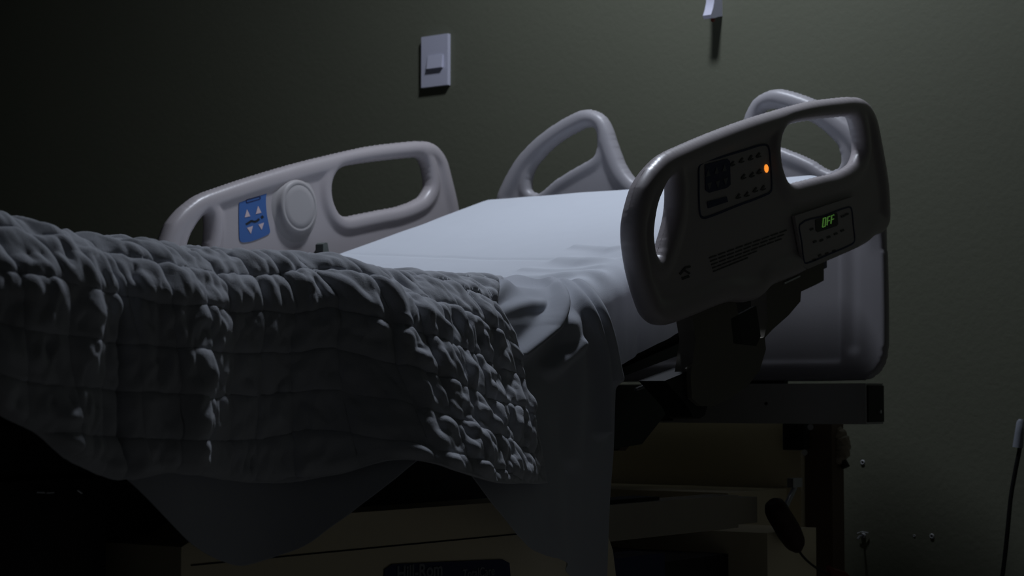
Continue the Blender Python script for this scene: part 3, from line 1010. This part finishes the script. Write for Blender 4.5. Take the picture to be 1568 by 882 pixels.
under = 1 - sstep(2.0, 2.2, Sg)
h = h * (1 - under * 0.85) - under * 0.004
se_ = s_edge(Tg)
h = h - 0.002 * (1 - sstep(se_ - 0.07, se_ - 0.02, Sg)) * sstep(-0.60, -0.50, Tg)
Pb = Pb + h[:, :, None] * N
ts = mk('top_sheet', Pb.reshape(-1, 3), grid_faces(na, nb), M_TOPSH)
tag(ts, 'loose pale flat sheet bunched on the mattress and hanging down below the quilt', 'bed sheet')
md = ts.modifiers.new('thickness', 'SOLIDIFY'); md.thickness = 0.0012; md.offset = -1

# ------------------------------------------------------------------ things on the wall
c = at(669.5, 94, 1, WALL_Y)
sw = empty('light_switch', (c[0], WALL_Y, c[2]), None, 'pale rectangular light switch plate with a small rocker, high on the green wall', 'light switch')
box('switch_plate', (c[0] - 0.040, WALL_Y - 0.011, c[2] - 0.061), (c[0] + 0.040, WALL_Y + 0.001, c[2] + 0.061), M_SWITCH, sw, 0.004)
rx0, rx1 = at(657, 97, 1, WALL_Y)[0] + 0.006, at(681, 97, 1, WALL_Y)[0] + 0.004
zt = at(669, 86, 1, WALL_Y)[2]; zb_ = at(669, 106, 1, WALL_Y)[2]
prism('rocker', [(WALL_Y - 0.010, zt), (WALL_Y - 0.013, zt), (WALL_Y - 0.018, zb_), (WALL_Y - 0.010, zb_)], 0, rx0, rx1, M_SWITCH, sw, 0.001)

# white bracket hanging at the top edge of the view
c = at(1100, 20, 1, WALL_Y)
zt = lambda y: at(1090, y, 1, WALL_Y)[2]
prof = [(0.0, zt(-60)), (-0.034, zt(-60)), (-0.034, zt(8)), (-0.040, zt(20)), (-0.048, zt(30)), (-0.045, zt(35)), (-0.030, zt(33)), (-0.014, zt(29)), (0.0, zt(27))]
br = prism('wall_bracket', [(WALL_Y + a_, b_) for a_, b_ in prof], 0, c[0] - 0.010, c[0] + 0.010, M_SWITCH, None, 0.003)
tag(br, 'pale plastic wall bracket cut by the top edge, casting a long shadow', 'bracket')
box('red_mark', (c[0] + 0.001, WALL_Y - 0.034, zt(38)), (c[0] + 0.007, WALL_Y - 0.026, zt(32)), M_RED, br, 0.001)


def anchor(px_, py_, r_, depth, label, screw=False):
    c = at(px_, py_, 1, WALL_Y)
    root = empty('wall_anchor', (c[0], WALL_Y, c[2]), None, label, 'wall anchor', None)
    V = []; n = 16
    for rr_, yy in ((r_ * 1.25, 0.0005), (r_, -depth), (r_ * 0.62, -depth), (r_ * 0.5, 0.001)):
        for k in range(n):
            an = 2 * math.pi * k / n
            V.append((c[0] + rr_ * math.cos(an), WALL_Y + yy, c[2] + rr_ * math.sin(an)))
    Fc = [[j * n + k, j * n + (k + 1) % n, (j + 1) * n + (k + 1) % n, (j + 1) * n + k] for j in range(3) for k in range(n)]
    Fc.append([3 * n + k for k in range(n)])
    mk('plug', V, Fc, M_WHITE, root)
    tube('socket', [(c[0], WALL_Y - depth * 0.8, c[2]), (c[0], WALL_Y - depth * 0.6, c[2])], r_ * 0.55, M_DARK, root, 12)
    if screw:
        tube('screw', [(c[0], WALL_Y - 0.001, c[2]), (c[0], WALL_Y - 0.018, c[2] - 0.001), (c[0], WALL_Y - 0.026, c[2] - 0.006)], 0.0022, M_STEEL, root, 8)
        tube('washer', [(c[0] - 0.010, WALL_Y - 0.006, c[2] + 0.004), (c[0] + 0.002, WALL_Y - 0.008, c[2] + 0.008), (c[0] + 0.012, WALL_Y - 0.004, c[2] + 0.006)], 0.0012, M_WHITE, root, 6)
    return root


anchor(1321, 708, 0.0042, 0.002, 'small white wall anchor just below the end of the bed crossbar')
anchor(1322, 820, 0.0045, 0.006, 'wall anchor with protruding screw, low on the wall beside the bed base', True)
anchor(1400, 820.5, 0.0022, 0.001, 'tiny filled anchor spot, fainter of the pair on the lower wall')
anchor(1427, 821, 0.0042, 0.002, 'small open wall anchor, right one of the pair on the lower wall')

# cord with clear sleeve at the right edge
root = empty('hanging_cord', at(1558, 690, 1, WALL_Y - 0.03), None, 'black cord hanging from a clear plastic sleeve at the right edge of the wall', 'cord')
pts = [at(x_, y_, 1, WALL_Y - 0.03) for x_, y_ in spline([(1564, 655), (1562, 683), (1555, 720), (1548, 760), (1544, 800), (1539, 850), (1534, 890), (1528, 950), (1524, 1010)], 5)]
tube('cable', pts, 0.0043, M_CORD, root, 12)
pts = [at(1563, 642, 1, WALL_Y - 0.03), at(1562.5, 646, 1, WALL_Y - 0.03), at(1561, 664, 1, WALL_Y - 0.03), at(1558.5, 685, 1, WALL_Y - 0.03)]
tube('clear_sleeve', pts, [0.004, 0.0072, 0.009, 0.010], M_CLEAR, root, 16)
